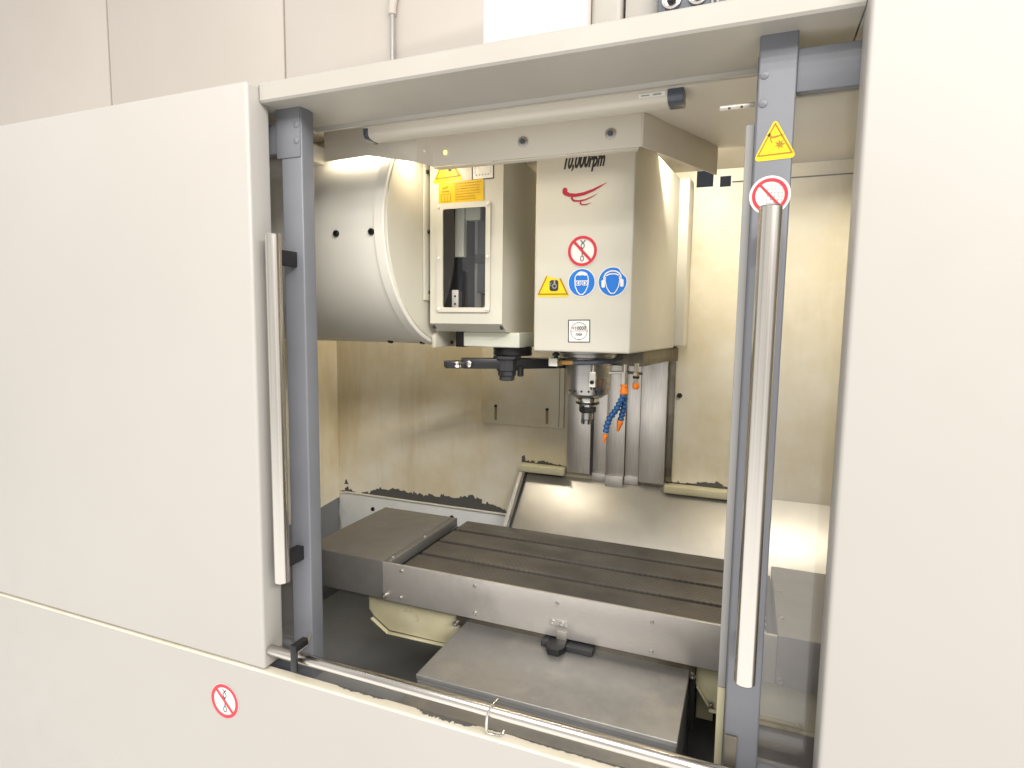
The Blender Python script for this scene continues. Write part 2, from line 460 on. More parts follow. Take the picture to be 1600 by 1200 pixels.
# ------------------------------------------------------------------ the room behind
wall = MB().box(-9, 5, 4.52, 4.7, -1.66, 5.2).build('room_wall', M['room']); wall['kind'] = 'structure'
x = -9 + .04
edges = [-9, -6.40, -4.06, -1.74, .56, 2.86, 5]
for a, b in zip(edges[:-1], edges[1:]):
    MB().box(a + .012, b - .012, 4.495, 4.52, -1.66, 5.2).build('wall_panel', M['room'], wall, .006)
c = thing('conduit', (-2.89, 4.46, 2.2), 'thin metal conduit running down the beige wall behind the machine', 'conduit')
MB().tube([(-2.885, 4.455, .6), (-2.885, 4.455, 2.55)], .020, 14).build('pipe', M['conduit'], c)
MB().tube([(-2.885, 4.455, 2.55), (-2.885, 4.455, 2.60), (-2.87, 4.455, 2.68), (-2.85, 4.455, 2.75), (-2.85, 4.455, 5.0)], .034, 14).build('sleeve', M['room'], c)

k = thing('column_housing', (-.84, 2.3, .6), 'tall plain white housing rising behind the lintel', 'housing')
MB().box(-1.06, -.627, 2.3, 2.75, .52, 2.6).build('housing_shell', M['column'], k, .006)
MB().box(-.625, -.505, 2.34, 2.75, .52, 2.6).build('side_cover', M['lintel'], k, .02, 4)
MB().box(-.495, -.37, 2.36, 2.75, .52, 2.6).build('rear_cover', M['lintel'], k, .004)
k = thing('connector_box', (-.24, 2.3, 1.1), 'dark box with round connectors just above the lintel', 'connector box')
MB().box(-.366, -.14, 2.30, 2.5, .9, 1.6).build('box_shell', M['hose'], k, .004)
for cx in (-.315, -.225):
    s_ = MB().lathe([(.034, 0), (.034, -.012), (.026, -.014), (.024, -.004), (0, -.004)], (cx, 2.30, 1.165), 'y', 24).build('socket_ring', M['conduit'], k)
    MB().lathe([(.017, 0), (.017, -.03), (.010, -.034), (0, -.034)], (cx, 2.297, 1.165), 'y', 16).build('plug', M['rubber'], s_)
for cx in (-.175, -.158):
    MB().box(cx - .004, cx + .004, 2.285, 2.30, 1.0, 1.4).build('cable', M['s_grey'], k, .002)

# ------------------------------------------------------------------ enclosure
E = thing('machine_enclosure', (-.4, 1.0, -1.66), 'cream sheet metal enclosure of a milling machine framing the open doorway', 'machine enclosure')
MB().box(-2.2, -.975, .968, 1.03, -.782, .488).build('side_panel', M['clad'], E, .007, 3)
MB().box(.132, 1.02, .968, 1.03, -.782, .488).build('side_panel', M['clad'], E, .007, 3)
fp = MB().box(-2.2, 1.02, .965, .985, -1.655, -.787).build('front_panel', M['clad'], E, .004, 3)
MB().prism([(.9655, -.7885), (.991, -.7885), (.991, -.7855), (.9695, -.7855)], 'x', -2.19, 1.015).build('sill', M['sillp'], E, .0008)
MB().box(-1.655, .845, .9915, 1.10, -.86, -.835).build('track', M['dark'], E, .001)
# lintel: front face, long underside with a crease, rolled inner lip
prof = [(1.0, .458), (1.004, .454), (1.075, .4555), (1.165, .4515), (1.172, .4455), (1.181, .446), (1.186, .452), (1.186, .49), (1.19, .494), (1.004, .494), (1.0, .490)]
MB().prism(prof, 'x', -.974, .131).build('lintel', M['lintel'], E, 0)
MB().prism([(1.0, .456), (1.0, .489), (.9994, .489)], 'x', -.9735, -.9725).build('corner_joint', M['chip'], E)
MB().box(-1.62, .82, 1.191, 2.22, .492, .52).build('roof', M['clad'], E, .002)
for x0, x1 in ((-1.97, -.976), (.133, 1.0)): MB().box(x0, x1, 1.031, 1.19, .455, .487).build('roof_edge', M['clad'], E, .002)
MB().box(-.853, .80, 1.191, 1.62, .4475, .455).build('ceiling', M['valance'], E)
MB().box(-1.60, -.8535, 1.191, 1.62, .4885, .4915).build('ceiling', M['valance'], E)
MB().box(-1.60, .80, 1.6205, 2.0, .4885, .4915).build('ceiling', M['valance'], E)
MB().box(-.145, .80, 1.6165, 1.6203, .4552, .4915).build('ceiling_step', M['valance'], E)  # edge and gap set to shape the tiny lamp's wedge of light
MB().box(-.853, -.28, 1.6165, 1.6203, .4552, .4915).build('ceiling_step', M['valance'], E)
bw = MB().box(-1.60, .80, 2.0, 2.03, -1.14, .488).build('back_wall', M['wall_in'], E)
lw = MB().box(-1.60, -1.573, 1.032, 1.9995, -1.14, .4545).build('end_wall', M['wall_in'], E)
MB().box(.74, .765, 1.032, 1.9995, -1.14, .4545).build('end_wall', M['wall_in'], E)
MB().box(-1.60, .78, 1.0, 2.0, -1.16, -1.14).build('pan_floor', M['dark'], E)
MB().prism([(1.0, -.84), (1.005, -.84), (1.13, -1.139), (1.0, -1.139)], 'x', -1.573, .74).build('pan_front', M['dark'], E)
# dark coated lower part of the end wall
MB().prism([(1.03, -1.138), (1.995, -1.138), (1.995, -.735), (1.90, -.745), (1.78, -.765), (1.62, -.76), (1.48, -.745), (1.3, -.73), (1.1, -.71), (1.03, -.70)], 'x', -1.5725, -1.569).build('lower_coating', M['dark'], E)
MB().prism([(1.03, -1.138), (1.995, -1.138), (1.995, -.66), (1.90, -.60), (1.85, -.615), (1.75, -.55), (1.6, -.57), (1.3, -.53), (1.03, -.55)], 'x', .7365, .7395).build('lower_coating', M['dark'], E)
# pale lower strip of the back wall, with its ledge
pts = [(-1.562, -.735), (-1.555, -.718), (-1.53, -.709), (-.792, -.709), (-.792, -1.13), (-1.555, -1.13), (-1.57, -.98), (-1.553, -.88), (-1.568, -.80)]
st = MB().prism(pts, 'y', 1.990, 2.0).build('lower_strip', M['strip'], E, .0015)
MB().tube([(-1.552, 1.989, -.714), (-1.53, 1.987, -.706), (-.79, 1.987, -.706)], .0045, 8).build('strip_bead', M['cover'], st)
for p in ((-1.397, 1.99, -.762), (-1.034, 1.99, -.748)): screw(E, p, BSCREW)
# worn paint: dark bare patches with ragged edges
def ragged(name, x0, x1, zb, top, n, mat, y, parent, amp=.006, seed=1, ztop=None):
    rnd = random.Random(seed); mb = MB(); xs = [x0 + (x1 - x0) * i / n for i in range(n + 1)]; v = []
    hold = 0; off = 0
    for i, xx in enumerate(xs):
        t = i / n
        if hold <= 0:                      # flakes break away in little plateaus
            off = rnd.uniform(-1, 1) * amp * (1 if rnd.random() < .75 else 1.7); hold = rnd.choice((1, 2, 3, 4, 6))
        hold -= 1
        h = top(t) + off + rnd.uniform(-1, 1) * amp * .22
        v.append((xx, y, zb)); v.append((xx + rnd.uniform(-.0025, .0025), y, zb + max(.0015, h)))
    mb.add(v, [(2 * i, 2 * i + 2, 2 * i + 3, 2 * i + 1) for i in range(n)])
    return mb.build(name, mat, parent, smooth=False)
def interp(pts):
    def g(t):
        for (a, va), (b, vb) in zip(pts[:-1], pts[1:]):
            if a <= t <= b: return va + (vb - va) * (t - a) / (b - a)
        return pts[-1][1]
    return g
ragged('paint_chip', -1.565, -.80, -.709, interp([(0, .006), (.03, .012), (.05, .022), (.07, .008), (.15, .003), (.2, .014), (.26, .036), (.36, .044), (.40, .034), (.5, .035), (.62, .035), (.72, .042), (.80, .056), (.86, .038), (.95, .026), (1, .008)]), 260, M['chip'], 1.9985, bw, .0055, 4)
ragged('paint_chip', -1.545, -1.525, -.675, interp([(0, .004), (.5, .022), (1, .006)]), 9, M['chip'], 1.9985, bw, .005, 8)
ragged('paint_chip', -.752, -.575, -.503, interp([(0, .022), (.06, .026), (.1, .006), (.4, .007), (.5, .014), (.6, .006), (1, .004)]), 50, M['chip'], 1.9985, bw, .004, 9)
ragged('paint_chip', -.235, -.03, -.522, interp([(0, .006), (.5, .010), (.8, .018), (.9, .008), (1, .006)]), 50, M['chip'], 1.9985, bw, .004, 10)
# adjusting plate on the back wall
ap = MB().box(-.911, -.592, 1.987, 2.0, -.366, -.05).build('adjusting_plate', M['wall_in'], E, .001)
for cx in (-.852, -.653):
    Flat((cx, 1.9865, -.325)).build('slot', [poly(rrect(-.005, .005, -.028, .026, .0045))], M['slotp'], ap)
    screw(ap, (cx, 1.9865, -.300), SMALLB)
MB().box(-.6095, -.6075, 1.9855, 1.987, -.36, -.06).build('seam', M['castiron'], ap)
screw(E, (-.201, 2.0, -.226), BSCREW)
# slots at the top of the back wall
for x0, x1, z0, z1 in ((-.176, -.126, .437, .487), (-.106, -.074, .434, .466)):
    Flat((0, 2.0, 0)).build('vent_slot', [poly([(x0, z0), (x1, z0), (x1, z1), (x0, z1)])], M['slotdark'], bw)
MB().box(-.07, .7, 1.996, 2.0, .445, .448).build('seam', M['chip'], bw)
# ledges over the chute
MB().box(-.745, -.578, 1.955, 2.0, -.527, -.503).build('ledge', M['saddle'], E, .002)
MB().box(-.235, -.028, 1.955, 2.0, -.546, -.522).build('ledge', M['saddle'], E, .002)
# sloped stainless chip chute
ch = thing('chip_chute', (-.3, 1.8, -.76), 'sloping stainless chip chute behind the machine table', 'chute')
def slab(x0, x1, p, q, t, name, mat, parent, bev=.001):
    d = Vector((q[0] - p[0], q[1] - p[1])).normalized(); n = Vector((-d.y, d.x)) * t
    return MB().prism([p, q, (q[0] + n.x, q[1] + n.y), (p[0] + n.x, p[1] + n.y)], 'x', x0, x1).build(name, mat, parent, bev)
slab(-.722, .62, (1.985, -.535), (1.72, -.80), .004, 'plate', M['chute'], ch)
slab(-.745, -.731, (1.978, -.508), (1.72, -.766), .010, 'edge_strip', M['clad'], ch)
slab(-.7308, -.7222, (1.985, -.531), (1.72, -.796), .006, 'seal', M['rubber'], ch)
# column way covers
wc = thing('column_way_cover', (-.4, 1.98, -.53), 'brushed steel way cover strips running down the column behind the spindle', 'way cover')
for x0, x1, y0, z0, mt in ((-.573, -.490, 1.972, -.515, 'steel'), (-.4835, -.436, 1.988, -.535, 'steel'), (-.434, -.372, 1.978, -.52, 'steel'), (-.370, -.324, 1.986, -.535, 'steel'), (-.321, -.237, 1.968, -.522, 'steel')):
    MB().box(x0, x1, y0, 2.0, z0, .3).build('slide_strip', M[mt], wc, .0015)
MB().box(-.4895, -.484, 1.985, 1.999, -.52, .3).build('gap_strip', M['rubber'], wc)
MB().box(-.2365, -.2155, 1.984, 1.999, -.515, .3).build('edge_rail', M['castiron'], wc, .001)
MB().box(-.434, -.374, 1.970, 1.9775, -.553, -.512).build('wiper', M['apron'], wc, .001)
for x0, x1 in ((-.4835, -.436), (-.370, -.324)): MB().box(x0, x1, 1.980, 1.9875, -.538, -.51).build('wiper', M['apron'], wc, .001)

# ------------------------------------------------------------------ valance below the ceiling
V = thing('valance', (-.5, 1.3, .377), 'grey beige metal valance hanging under the ceiling in front of the spindle head', 'valance')
MB().prism([(-.73, .377), (-.231, .377), (-.231, .447), (-.73, .447)], 'y', 1.30, 1.304).build('front_plate', M['valance'], V, .0008)
MB().prism([(-.7555, .3815), (-.768, .385), (-.895, .410), (-1.026, .406), (-1.026, .487), (-.8535, .487), (-.8535, .447), (-.7555, .447)], 'y', 1.2680, 1.2715).build('wing_plate', M['valance'], V, .0006)
MB().add([(-.7305, 1.3, .3772), (-.7305, 1.3, .447), (-.7552, 1.2685, .447), (-.7552, 1.2685, .3815), (-.7285, 1.302, .3772), (-.7285, 1.302, .447), (-.7532, 1.2715, .447), (-.7532, 1.2715, .3815)],
         [(0, 1, 2, 3), (4, 7, 6, 5), (0, 3, 7, 4), (1, 5, 6, 2), (0, 4, 5, 1), (3, 2, 6, 7)]).build('corner_tab', M['valance'], V)
MB().add([(-.231, 1.3, .377), (-.231, 1.3, .447), (-.097, 1.60, .447), (-.097, 1.60, .377), (-.227, 1.302, .377), (-.227, 1.302, .447), (-.093, 1.602, .447), (-.093, 1.602, .377)],
         [(0, 1, 2, 3), (4, 7, 6, 5), (0, 3, 7, 4), (1, 5, 6, 2), (0, 4, 5, 1), (3, 2, 6, 7)]).build('return_plate', M['valance'], V, .0006)
MB().prism([(-.731, 1.3045), (-.236, 1.3045), (-.243, 1.325), (-.724, 1.325)], 'z', .374, .377).build('bottom_lip', M['valance'], V, .0006)
MB().box(-1.065, -1.027, 1.20, 1.27, .397, .44).build('end_bracket', M['valance'], V, .001)
for px, pz in ((-.497, .412), (-.296, .409)):
    w_ = MB().lathe([(.012, 0), (.012, -.0015), (.008, -.002), (0, -.002)], (px, 1.3, pz), 'y', 20).build('washer', M['screw'], V)
    MB().lathe([(.0062, 0), (.0062, -.005), (.005, -.006), (0, -.006)], (px, 1.2985, pz), 'y', 6).build('bolt_head', M['hose'], w_)
screw(V, (-.743, 1.284, .412), FRAMESCREW, (0, 0, R(52)))
MB().box(-.6995, -.6915, 1.297, 1.3, .402, .412).build('glowing_hole', M['glow'], V, .002)  # hole in the plate; the lamp light behind it put in as glow
lp = thing('work_lamp', (-.5, 1.215, .44), 'long tubular work lamp with dark end caps under the lintel', 'lamp')
LPROF = [(1.197, .449), (1.197, .434), (1.203, .4265), (1.214, .4245), (1.240, .4245), (1.240, .449)]
MB().prism(LPROF, 'x', -.845, -.165).build('tube_cover', M['valance'], lp, .003, 3)
CPROF = [(1.1955, .4492), (1.1955, .4335), (1.202, .4255), (1.2135, .4235), (1.2415, .4235), (1.2415, .4492)]
for x0, x1 in ((-.856, -.8445), (-.1655, -.136)):
    MB().prism(CPROF, 'x', x0, x1).build('end_cap', M['hose'], lp, .002)
fl = Flat((-.195, 1.1965, .4405), (1, 0, 0), (0, 0, 1))
lb = fl.build('lamp_label', [poly([(-.025, -.004), (.025, -.004), (.025, .004), (-.025, .004)])], M['s_white'], lp)
fl.build('label_print', [poly([(-.02, -.0012), (-.004, -.0012), (-.004, .0012), (-.02, .0012)]), poly([(.002, -.0016), (.018, -.0016), (.018, .0016), (.002, .0016)])], M['s_grey'], lb, 1)
br = thing('slotted_strip', (-.045, 1.16, .36), 'short slotted metal strip beside the yellow warning triangle on the post', 'strip')
MB().box(-.066, -.010, 1.12, 1.124, .3715, .380).build('strip_bar', M['fit'], br, .0008)
for cx in (-.05, -.03): MB().box(cx - .002, cx + .002, 1.1185, 1.12, .372, .3755).build('tooth', M['chip'], br)

# ------------------------------------------------------------------ sliding doors
def door(x0, x1, sgn, label):
    d = thing('sliding_door', ((x0 + x1) / 2, 1.07, -.86), label, 'door', 'pair of sliding doors')
    MB().box(x0, x1, 1.05, 1.09, -.86, .457).build('post', M['post'], d, .0035, 3)
    xo = x0 - .56 if sgn < 0 else x1 + .56
    a, b = (xo, x0) if sgn < 0 else (x1, xo)
    MB().box(a, b, 1.055, 1.085, .365, .43).build('top_rail', M['post'], d, .002)
    MB().box(a, b, 1.055, 1.085, -.86, -.765).build('bottom_rail', M['post'], d, .002)
    MB().box(a, b, 1.068, 1.074, -.765, .365).build('glass_pane', M['glass'], d)
    return d
DL = door(-.965, -.909, -1, 'blue grey sliding door pushed behind the white panel, its post beside the drum')
DR = door(-.006, .050, 1, 'blue grey sliding door with a yellow warning triangle on its post')
MB().box(-.975, -.9112, 1.0475, 1.0505, .352, .456).build('corner_plate', M['post'], DL, .001)
for z in (.418, .385): screw(DL, (-.920, 1.0475, z), RIVET)
for z in (.395, .352): screw(DR, (.003, 1.05, z), RIVET)
def handle(d, cx):
    h = MB().lathe([(.0150, -.577), (.0165, -.575), (.0165, .180), (.0150, .182)], (cx, .99, 0), 'z', 32).build('handle', M['bar'], d)
    for z in (.135, -.53): MB().box(cx - .010, cx + .010, .995, 1.0495, z - .016, z + .016).build('standoff', M['black'], h, .001)
handle(DL, -.937); handle(DR, .0215)
MB().prism([(-.021, 1.092), (-.0075, 1.092), (-.0075, 1.118), (-.021, 1.118)], 'z', -.655, .335).build('edge_seal', M['sealp'], DR, .002)
MB().prism([(-.021, 1.092), (-.0075, 1.092), (-.0075, 1.118), (-.021, 1.118)], 'z', -.84, -.6555).build('lower_seal', M['saddle'], DR, .002)
MB().box(-.0075, -.0025, 1.091, 1.115, -.83, .44).build('seal_backing', M['post'], DR, .001)
MB().box(-.004, .016, 1.0445, 1.05, -.80, -.712).build('guide_block', M['castiron'], DR, .001)

# ---- stickers
def hand_symbol(f, parent, lay, k=1.0, mat=None):
    mat = mat or M['s_brown']
    f.build('hand_symbol', [
        poly([(-.012 * k, .007 * k), (-.008 * k, .010 * k), (-.004 * k, .004 * k), (.009 * k, .0055 * k), (.0095 * k, .004 * k), (.004 * k, .0022 * k), (-.001 * k, .0012 * k), (-.006 * k, .0012 * k)]),
        stroke([(-.007 * k, .001 * k), (-.004 * k, -.006 * k)], .0016 * k), stroke([(.009 * k, .001 * k), (.013 * k, .006 * k)], .0008 * k),
    ] + [stroke([(.007 * k + .0075 * k * math.cos(R(a)), -.009 * k + .0075 * k * math.sin(R(a))), (.007 * k, -.009 * k)], [.0006 * k, .004 * k]) for a in range(0, 360, 51)], mat, parent, lay)
def warn(parent, o, w, h, rot=0, k=1.0, name='warning_sticker', label=None, sym=True):
    f = Flat(o, rot=rot)
    b = f.build(name, [poly(rtri(w, h, .011))], M['s_yellow'], parent, 0, label)
    inner = [(-w / 2 * .77, -h / 2 * .74), (w / 2 * .77, -h / 2 * .74), (0, h / 2 * .72)]
    f.build('border_line', [stroke(inner, .0022, True)], M['s_brown'], b, 1)
    if sym: hand_symbol(f, b, 1, k)
    return b
warn(DR, (.0235, 1.05, .296), .064, .064, 2, 1.0, label='yellow triangle warning of hand injury')
f = Flat((.0205, 1.05, .2095), rot=-3)
b = f.build('prohibition_sticker', [disc(0, 0, .0305)], M['s_white'], DR, 0, 'round white sticker with red ring and grid')
f.build('grid', [stroke([(-.004 + i * .0055, -.020), (-.004 + i * .0055, .017 - .0012 * i)], .0006) for i in range(5)] + [stroke([(-.005, -.018 + i * .0055), (.020 - .0014 * abs(i - 3), -.018 + i * .0055)], .0006) for i in range(7)], M['s_grey'], b, 1)
f.build('red_ring', [ring(0, 0, .0215, .0265), stroke([(-.0165, .0165), (.0165, -.0165)], .0036)], M['s_red'], b, 2)
def chain_sign(parent, o, r, rot=0, label=None, white=False):
    f = Flat(o, rot=rot)
    b = f.build('prohibition_sticker', [disc(0, 0, r)], M['s_white'], parent, 0, label)
    k = r / .0375
    f.build('chain_symbol', [stroke([(.0042 * k * math.cos(t * .42), .0125 * k + .0058 * k * math.sin(t * .42)) for t in range(15)], .0019 * k, True),
                             moved(stroke([(-.0058, .0062), (-.003, .001), (.003, .001), (.0058, .0062)], .0020), 0, .0205 * k, 1), stroke([(0, .0215 * k), (0, .0175 * k)], .0026 * k),
                             stroke([(0, .0075 * k), (0, -.0125 * k)], .0022 * k), stroke([(.0040 * k * math.cos(t * .42), -.0180 * k + .0060 * k * math.sin(t * .42)) for t in range(15)], .0019 * k, True)], M['s_black'], b, 1)
    f.build('red_ring', [ring(0, 0, r * .78, r * .97), stroke([(-r * .62, r * .62), (r * .62, -r * .62)], r * .17)], M['s_red'], b, 2)
    return b
chain_sign(E, (-1.094, .965, -.884), .0425, 0, 'round red ringed chain sign on the lower front panel')

# ------------------------------------------------------------------ rail along the sill
G = thing('guide_bar', (-.44, .985, -.76), 'polished steel bar running low across the doorway above the sill', 'bar')
MB().lathe([(.0108, 0), (.0122, .002), (.0122, 1.10), (.0108, 1.102)], (-.973, .985, -.742), 'x', 28).build('bar_tube', M['railbar'], G)
q = MB().prism([(.964, -.764), (.9705, -.764), (.9705, -.718), (1.004, -.718), (1.004, -.703), (.964, -.703)], 'x', -.896, -.880).build('bracket', M['black'], G, .0012)
MB().tube([(-.888, .972, -.724), (-.888, 1.004, -.724), (-.915, 1.049, -.724)], .004, 10).build('bolt', M['screw'], q)
hk = thing('wire_hook', (-.425, .985, -.79), 'bent wire hook hung over the steel bar', 'hook')
MB().tube([(-.414, 1.004, -.728), (-.417, .998, -.7235), (-.420, .988, -.7265), (-.424, .976, -.731), (-.427, .970, -.742), (-.428, .970, -.756), (-.430, .974, -.772), (-.432, .977, -.7835), (-.424, .977, -.7835), (-.404, .978, -.7835), (-.400, .984, -.783), (-.401, .989, -.777)],
         [.0012, .0018, .0022, .0024, .0024, .0028, .0034, .0030, .0026, .0026, .0024, .002], 10).build('hook_wire', M['chrome'], hk)
# worn, dark inner edge of the sill
def sillchip(x0, x1, dep, n, seed):
    rnd = random.Random(seed); v = []
    for i in range(n + 1):
        xx = x0 + (x1 - x0) * i / n; t = i / n
        y = .9915 - dep * min(1, 5 * t, 5 * (1 - t)) * rnd.uniform(.45, 1)
        v += [(xx, y, -.7850), (xx, .9915, -.7850)]
    MB().add(v, [(2 * i, 2 * i + 2, 2 * i + 3, 2 * i + 1) for i in range(n)]).build('paint_chip', M['chip'], E, smooth=False)
sillchip(-.80, -.66, .008, 44, 2); sillchip(-.60, -.452, .016, 60, 3); sillchip(-.440, -.405, .004, 14, 5); sillchip(-.40, -.1, .006, 60, 6)

# ------------------------------------------------------------------ tool magazine drum
D = thing('tool_magazine', (-1.2, 1.56, -.06), 'big cream drum shaped tool magazine cover beside the door post', 'tool magazine')
AY, AZ, DR_ = 1.56, .25, .31
MB().lathe([(DR_, -1.56), (DR_, -.866)], (0, AY, AZ), 'x', 96, 90, 450).build('drum_shell', M['drum'], D)
MB().lathe([(DR_ - .001, -.866), (DR_ - .001, -.863), (DR_ + .005, -.863), (DR_ + .005, -.838), (DR_ + .003, -.836), (DR_ - .004, -.836)], (0, AY, AZ), 'x', 96).build('rim', M['drum'], D)
MB().lathe([(DR_ - .006, -.837), (DR_ - .0065, -.832), (0, -.832)], (0, AY, AZ), 'x', 96).build('end_disc', M['cover'], D)
MB().box(-.8317, -.8255, 1.425, 1.475, .062, .440).build('flange', M['cover'], D, .002)
def face(p):     # rotation that turns a screw modelled facing -Y to the drum's surface normal
    a = math.atan2(p[2] - AZ, p[1] - AY)
    return (a + math.pi, 0, 0)
for p in ((-.979, 1.251, .222), (-.874, 1.251, .222), (-.985, 1.50, -.0541), (-.876, 1.50, -.0541)): screw(D, p, BSCREW, face(p))
for p in ((-.8255, 1.438, .405), (-.8255, 1.445, .248), (-.8255, 1.45, .085)): screw(D, p, SMALLB, (0, 0, R(90)))
bk = MB().prism([(1.475, -.068), (1.595, -.068), (1.595, -.034), (1.57, -.013), (1.50, -.018), (1.475, -.033)], 'x', -.8317, -.8195).build('bracket', M['cover'], D, .0015)
screw(bk, (-.8195, 1.57, -.056), SMALLB, (0, 0, R(90)))
MB().box(-.8316, -.8175, 1.53, 1.66, .0, .43).build('mount_block', M['cover'], D, .001)
MB().box(-.800, -.770, 1.56, 1.60, -.068, -.021).build('dark_housing', M['rubber'], D, .001)

# ------------------------------------------------------------------ tool changer
T = thing('tool_changer', (-.7, 1.55, -.12), 'cream tool changer housing with a tall window and black swing arm', 'tool changer')
X0, X1, Y0, Y1, ZT = -.817, -.603, 1.44, 1.69, .446
wx0, wx1, wz0, wz1 = -.776, -.648, .042, .304
mb = MB()
# front sheet with the window opening cut through it
mb.add([(X0, Y0, 0), (X1, Y0, 0), (X1, Y0, ZT), (X0, Y0, ZT), (wx0, Y0, wz0), (wx1, Y0, wz0), (wx1, Y0, wz1), (wx0, Y0, wz1)],
       [(0, 1, 5, 4), (1, 2, 6, 5), (2, 3, 7, 6), (3, 0, 4, 7)])
YB = 1.475
mb.add([(X0, Y0, 0), (X1, Y0, 0), (X1, YB, -.022), (X0, YB, -.022)], [(0, 3, 2, 1)])
mb.add([(X0, YB, -.022), (X1, YB, -.022), (X1, Y1, -.022), (X0, Y1, -.022)], [(0, 3, 2, 1)])
for xx in (X0, X1): mb.add([(xx, Y0, 0), (xx, YB, -.022), (xx, Y1, -.022), (xx, Y1, ZT), (xx, Y0, ZT)], [(0, 1, 2, 3, 4)])
mb.add([(X0, Y1, -.022), (X1, Y1, -.022), (X1, Y1, ZT), (X0, Y1, ZT)], [(0, 1, 2, 3)])
me = mb.mesh('housing', M['cover'], smooth=False)
bm = bmesh.new(); bm.from_mesh(me); bmesh.ops.remove_doubles(bm, verts=bm.verts, dist=1e-5); bmesh.ops.recalc_face_normals(bm, faces=bm.faces)
bm.to_mesh(me); bm.free(); me.shade_smooth(); me.set_sharp_from_angle(angle=R(35))
put('housing', me, T)
# window frame (a screwed-on clear sheet with a pale rim) and its pane
fx0, fx1, fz0, fz1 = -.794, -.636, .031, .318
outer = rrect(fx0, fx1, fz0, fz1, .006, 4); inner = rrect(wx0 + .001, wx1 - .001, wz0 + .001, wz1 - .001, .005, 4)
n = len(outer); mb = MB()
vs = [(p[0], 1.4385, p[1]) for p in outer] + [(p[0], 1.4385, p[1]) for p in inner] + [(p[0], 1.4335, p[1]) for p in outer] + [(p[0], 1.4335, p[1]) for p in inner]
fs = []
for i in range(n):
    j = (i + 1) % n
    fs += [(2 * n + i, 2 * n + j, 3 * n + j, 3 * n + i), (i, n + i, n + j, j), (i, j, 2 * n + j, 2 * n + i), (n + i, 3 * n + i, 3 * n + j, n + j)]
wf = mb.add(vs, fs).build('window_frame', M['cover'], T, smooth=False)
MB().prism(inner, 'y', 1.4355, 1.4375).build('window_pane', M['pane'], wf, smooth=False)
for cx in (fx0 + .007, fx1 - .007):
    for cz in (fz0 + .008, (fz0 + fz1) / 2, fz1 - .008): screw(wf, (cx, 1.4335, cz), FRAMESCREW)
# inside the window
MB().box(X0 + .004, X1 - .004, 1.60, 1.604, -.018, .44).build('inner_back', M['hose'], T)
for xx in (X0 + .004, X1 - .008): MB().box(xx, xx + .004, 1.446, 1.60, -.015, .44).build('inner_side', M['rubber'], T)
MB().box(-.772, -.745, 1.50, 1.52, .185, .40).build('inner_bar', M['green'], T, .001)
MB().box(-.744, -.700, 1.51, 1.53, .285, .33).build('inner_bracket', M['green'], T, .001)
MB().box(-.726, -.705, 1.53, 1.54, .03, .29).build('inner_rod', M['s_grey'], T, .002)
MB().box(-.704, -.640, 1.50, 1.58, .085, .28).build('inner_motor', M['hose'], T, .003)
MB().box(-.71, -.66, 1.496, 1.50, .165, .19).build('motor_clip', M['rubber'], T, .001)
MB().box(-.716, -.612, 1.55, 1.57, -.01, .083).build('inner_plate', M['green'], T, .001)
MB().lathe([(.019, 0), (.019, -.03), (.016, -.032), (0, -.032)], (-.652, 1.55, .062), 'y', 20).build('inner_knob', M['black'], T)
MB().box(-.80, -.74, 1.48, 1.50, -.01, .088).build('inner_block', M['rubber'], T)
ip = MB().box(-.768, -.749, 1.474, 1.48, .03, .092).build('drilled_plate', M['s_white'], T, .001)
for z in (.054, .075): screw(ip, (-.758, 1.474, z), hw('screw', M['blackscrew'], .003, .001))
# lower casting, black flange, swing arm
MB().box(-.745, -.576, 1.50, 1.68, -.064, -.0225).build('lower_casting', M['green'], T, .004, 3)
MB().lathe([(.054, -.0645), (.055, -.067), (.055, -.074), (.0535, -.0745), (.0535, -.0755), (.055, -.076), (.055, -.086), (.052, -.088), (0, -.088)], (-.623, 1.57, 0), 'z', 40).build('flange', M['black'], T)
TH = R(33); ca, sa = math.cos(TH), math.sin(TH); PX, PY = -.623, 1.55
def A(u, w): return (PX + u * ca - w * sa, PY + u * sa + w * ca)
arm = MB().prism([A(*p) for p in ((-.135, -.026), (-.06, -.034), (.05, -.034), (.14, -.024), (.19, -.012), (.19, .020), (.14, .03), (-.06, .034), (-.135, .026))], 'z', -.123, -.0955).build('swing_arm', M['black'], T, .0012)
MB().lathe([(.040, -.0882), (.040, -.0954), (.030, -.0956), (.030, -.128), (.026, -.130), (.026, -.142), (.022, -.144), (.022, -.155), (.018, -.157), (0, -.157)], (PX, PY - .02, 0), 'z', 10).build('hub_nut', M['rubber'], arm)
for uu, ww in ((-.022, -.03), (.024, -.034)):
    a_ = A(uu, ww); MB().lathe([(.009, -.118), (.009, -.142), (.007, -.144), (0, -.144)], (a_[0], a_[1], 0), 'z', 12).build('cap_screw', M['black'], arm)
for side in (-1, 1):
    tip = 1 if side > 0 else -1
    pts = [A(tip * u, w) for u, w in ((.13, -.036), (.168, -.036), (.184, -.030), (.184, -.016), (.16, -.018), (.148, -.008), (.146, .008), (.16, .018), (.184, .016), (.184, .030), (.168, .036), (.13, .036))]
    MB().prism(pts, 'z', -.1215, -.1035).build('gripper', M['black'], arm, .001)
a_ = A(-.118, -.0275); MB().lathe([(.0095, 0), (.0095, -.010), (.008, -.011), (0, -.011)], (a_[0], a_[1], -.110), 'y', 18).build('spring_pin', M['chrome'], arm)
a_ = A(-.150, -.030); MB().lathe([(.010, -.009), (.013, -.006), (.011, 0), (.013, .006), (.010, .009), (0, .009)], (a_[0], a_[1] - .004, -.112), 'z', 18).build('roller', M['spindle'], arm)
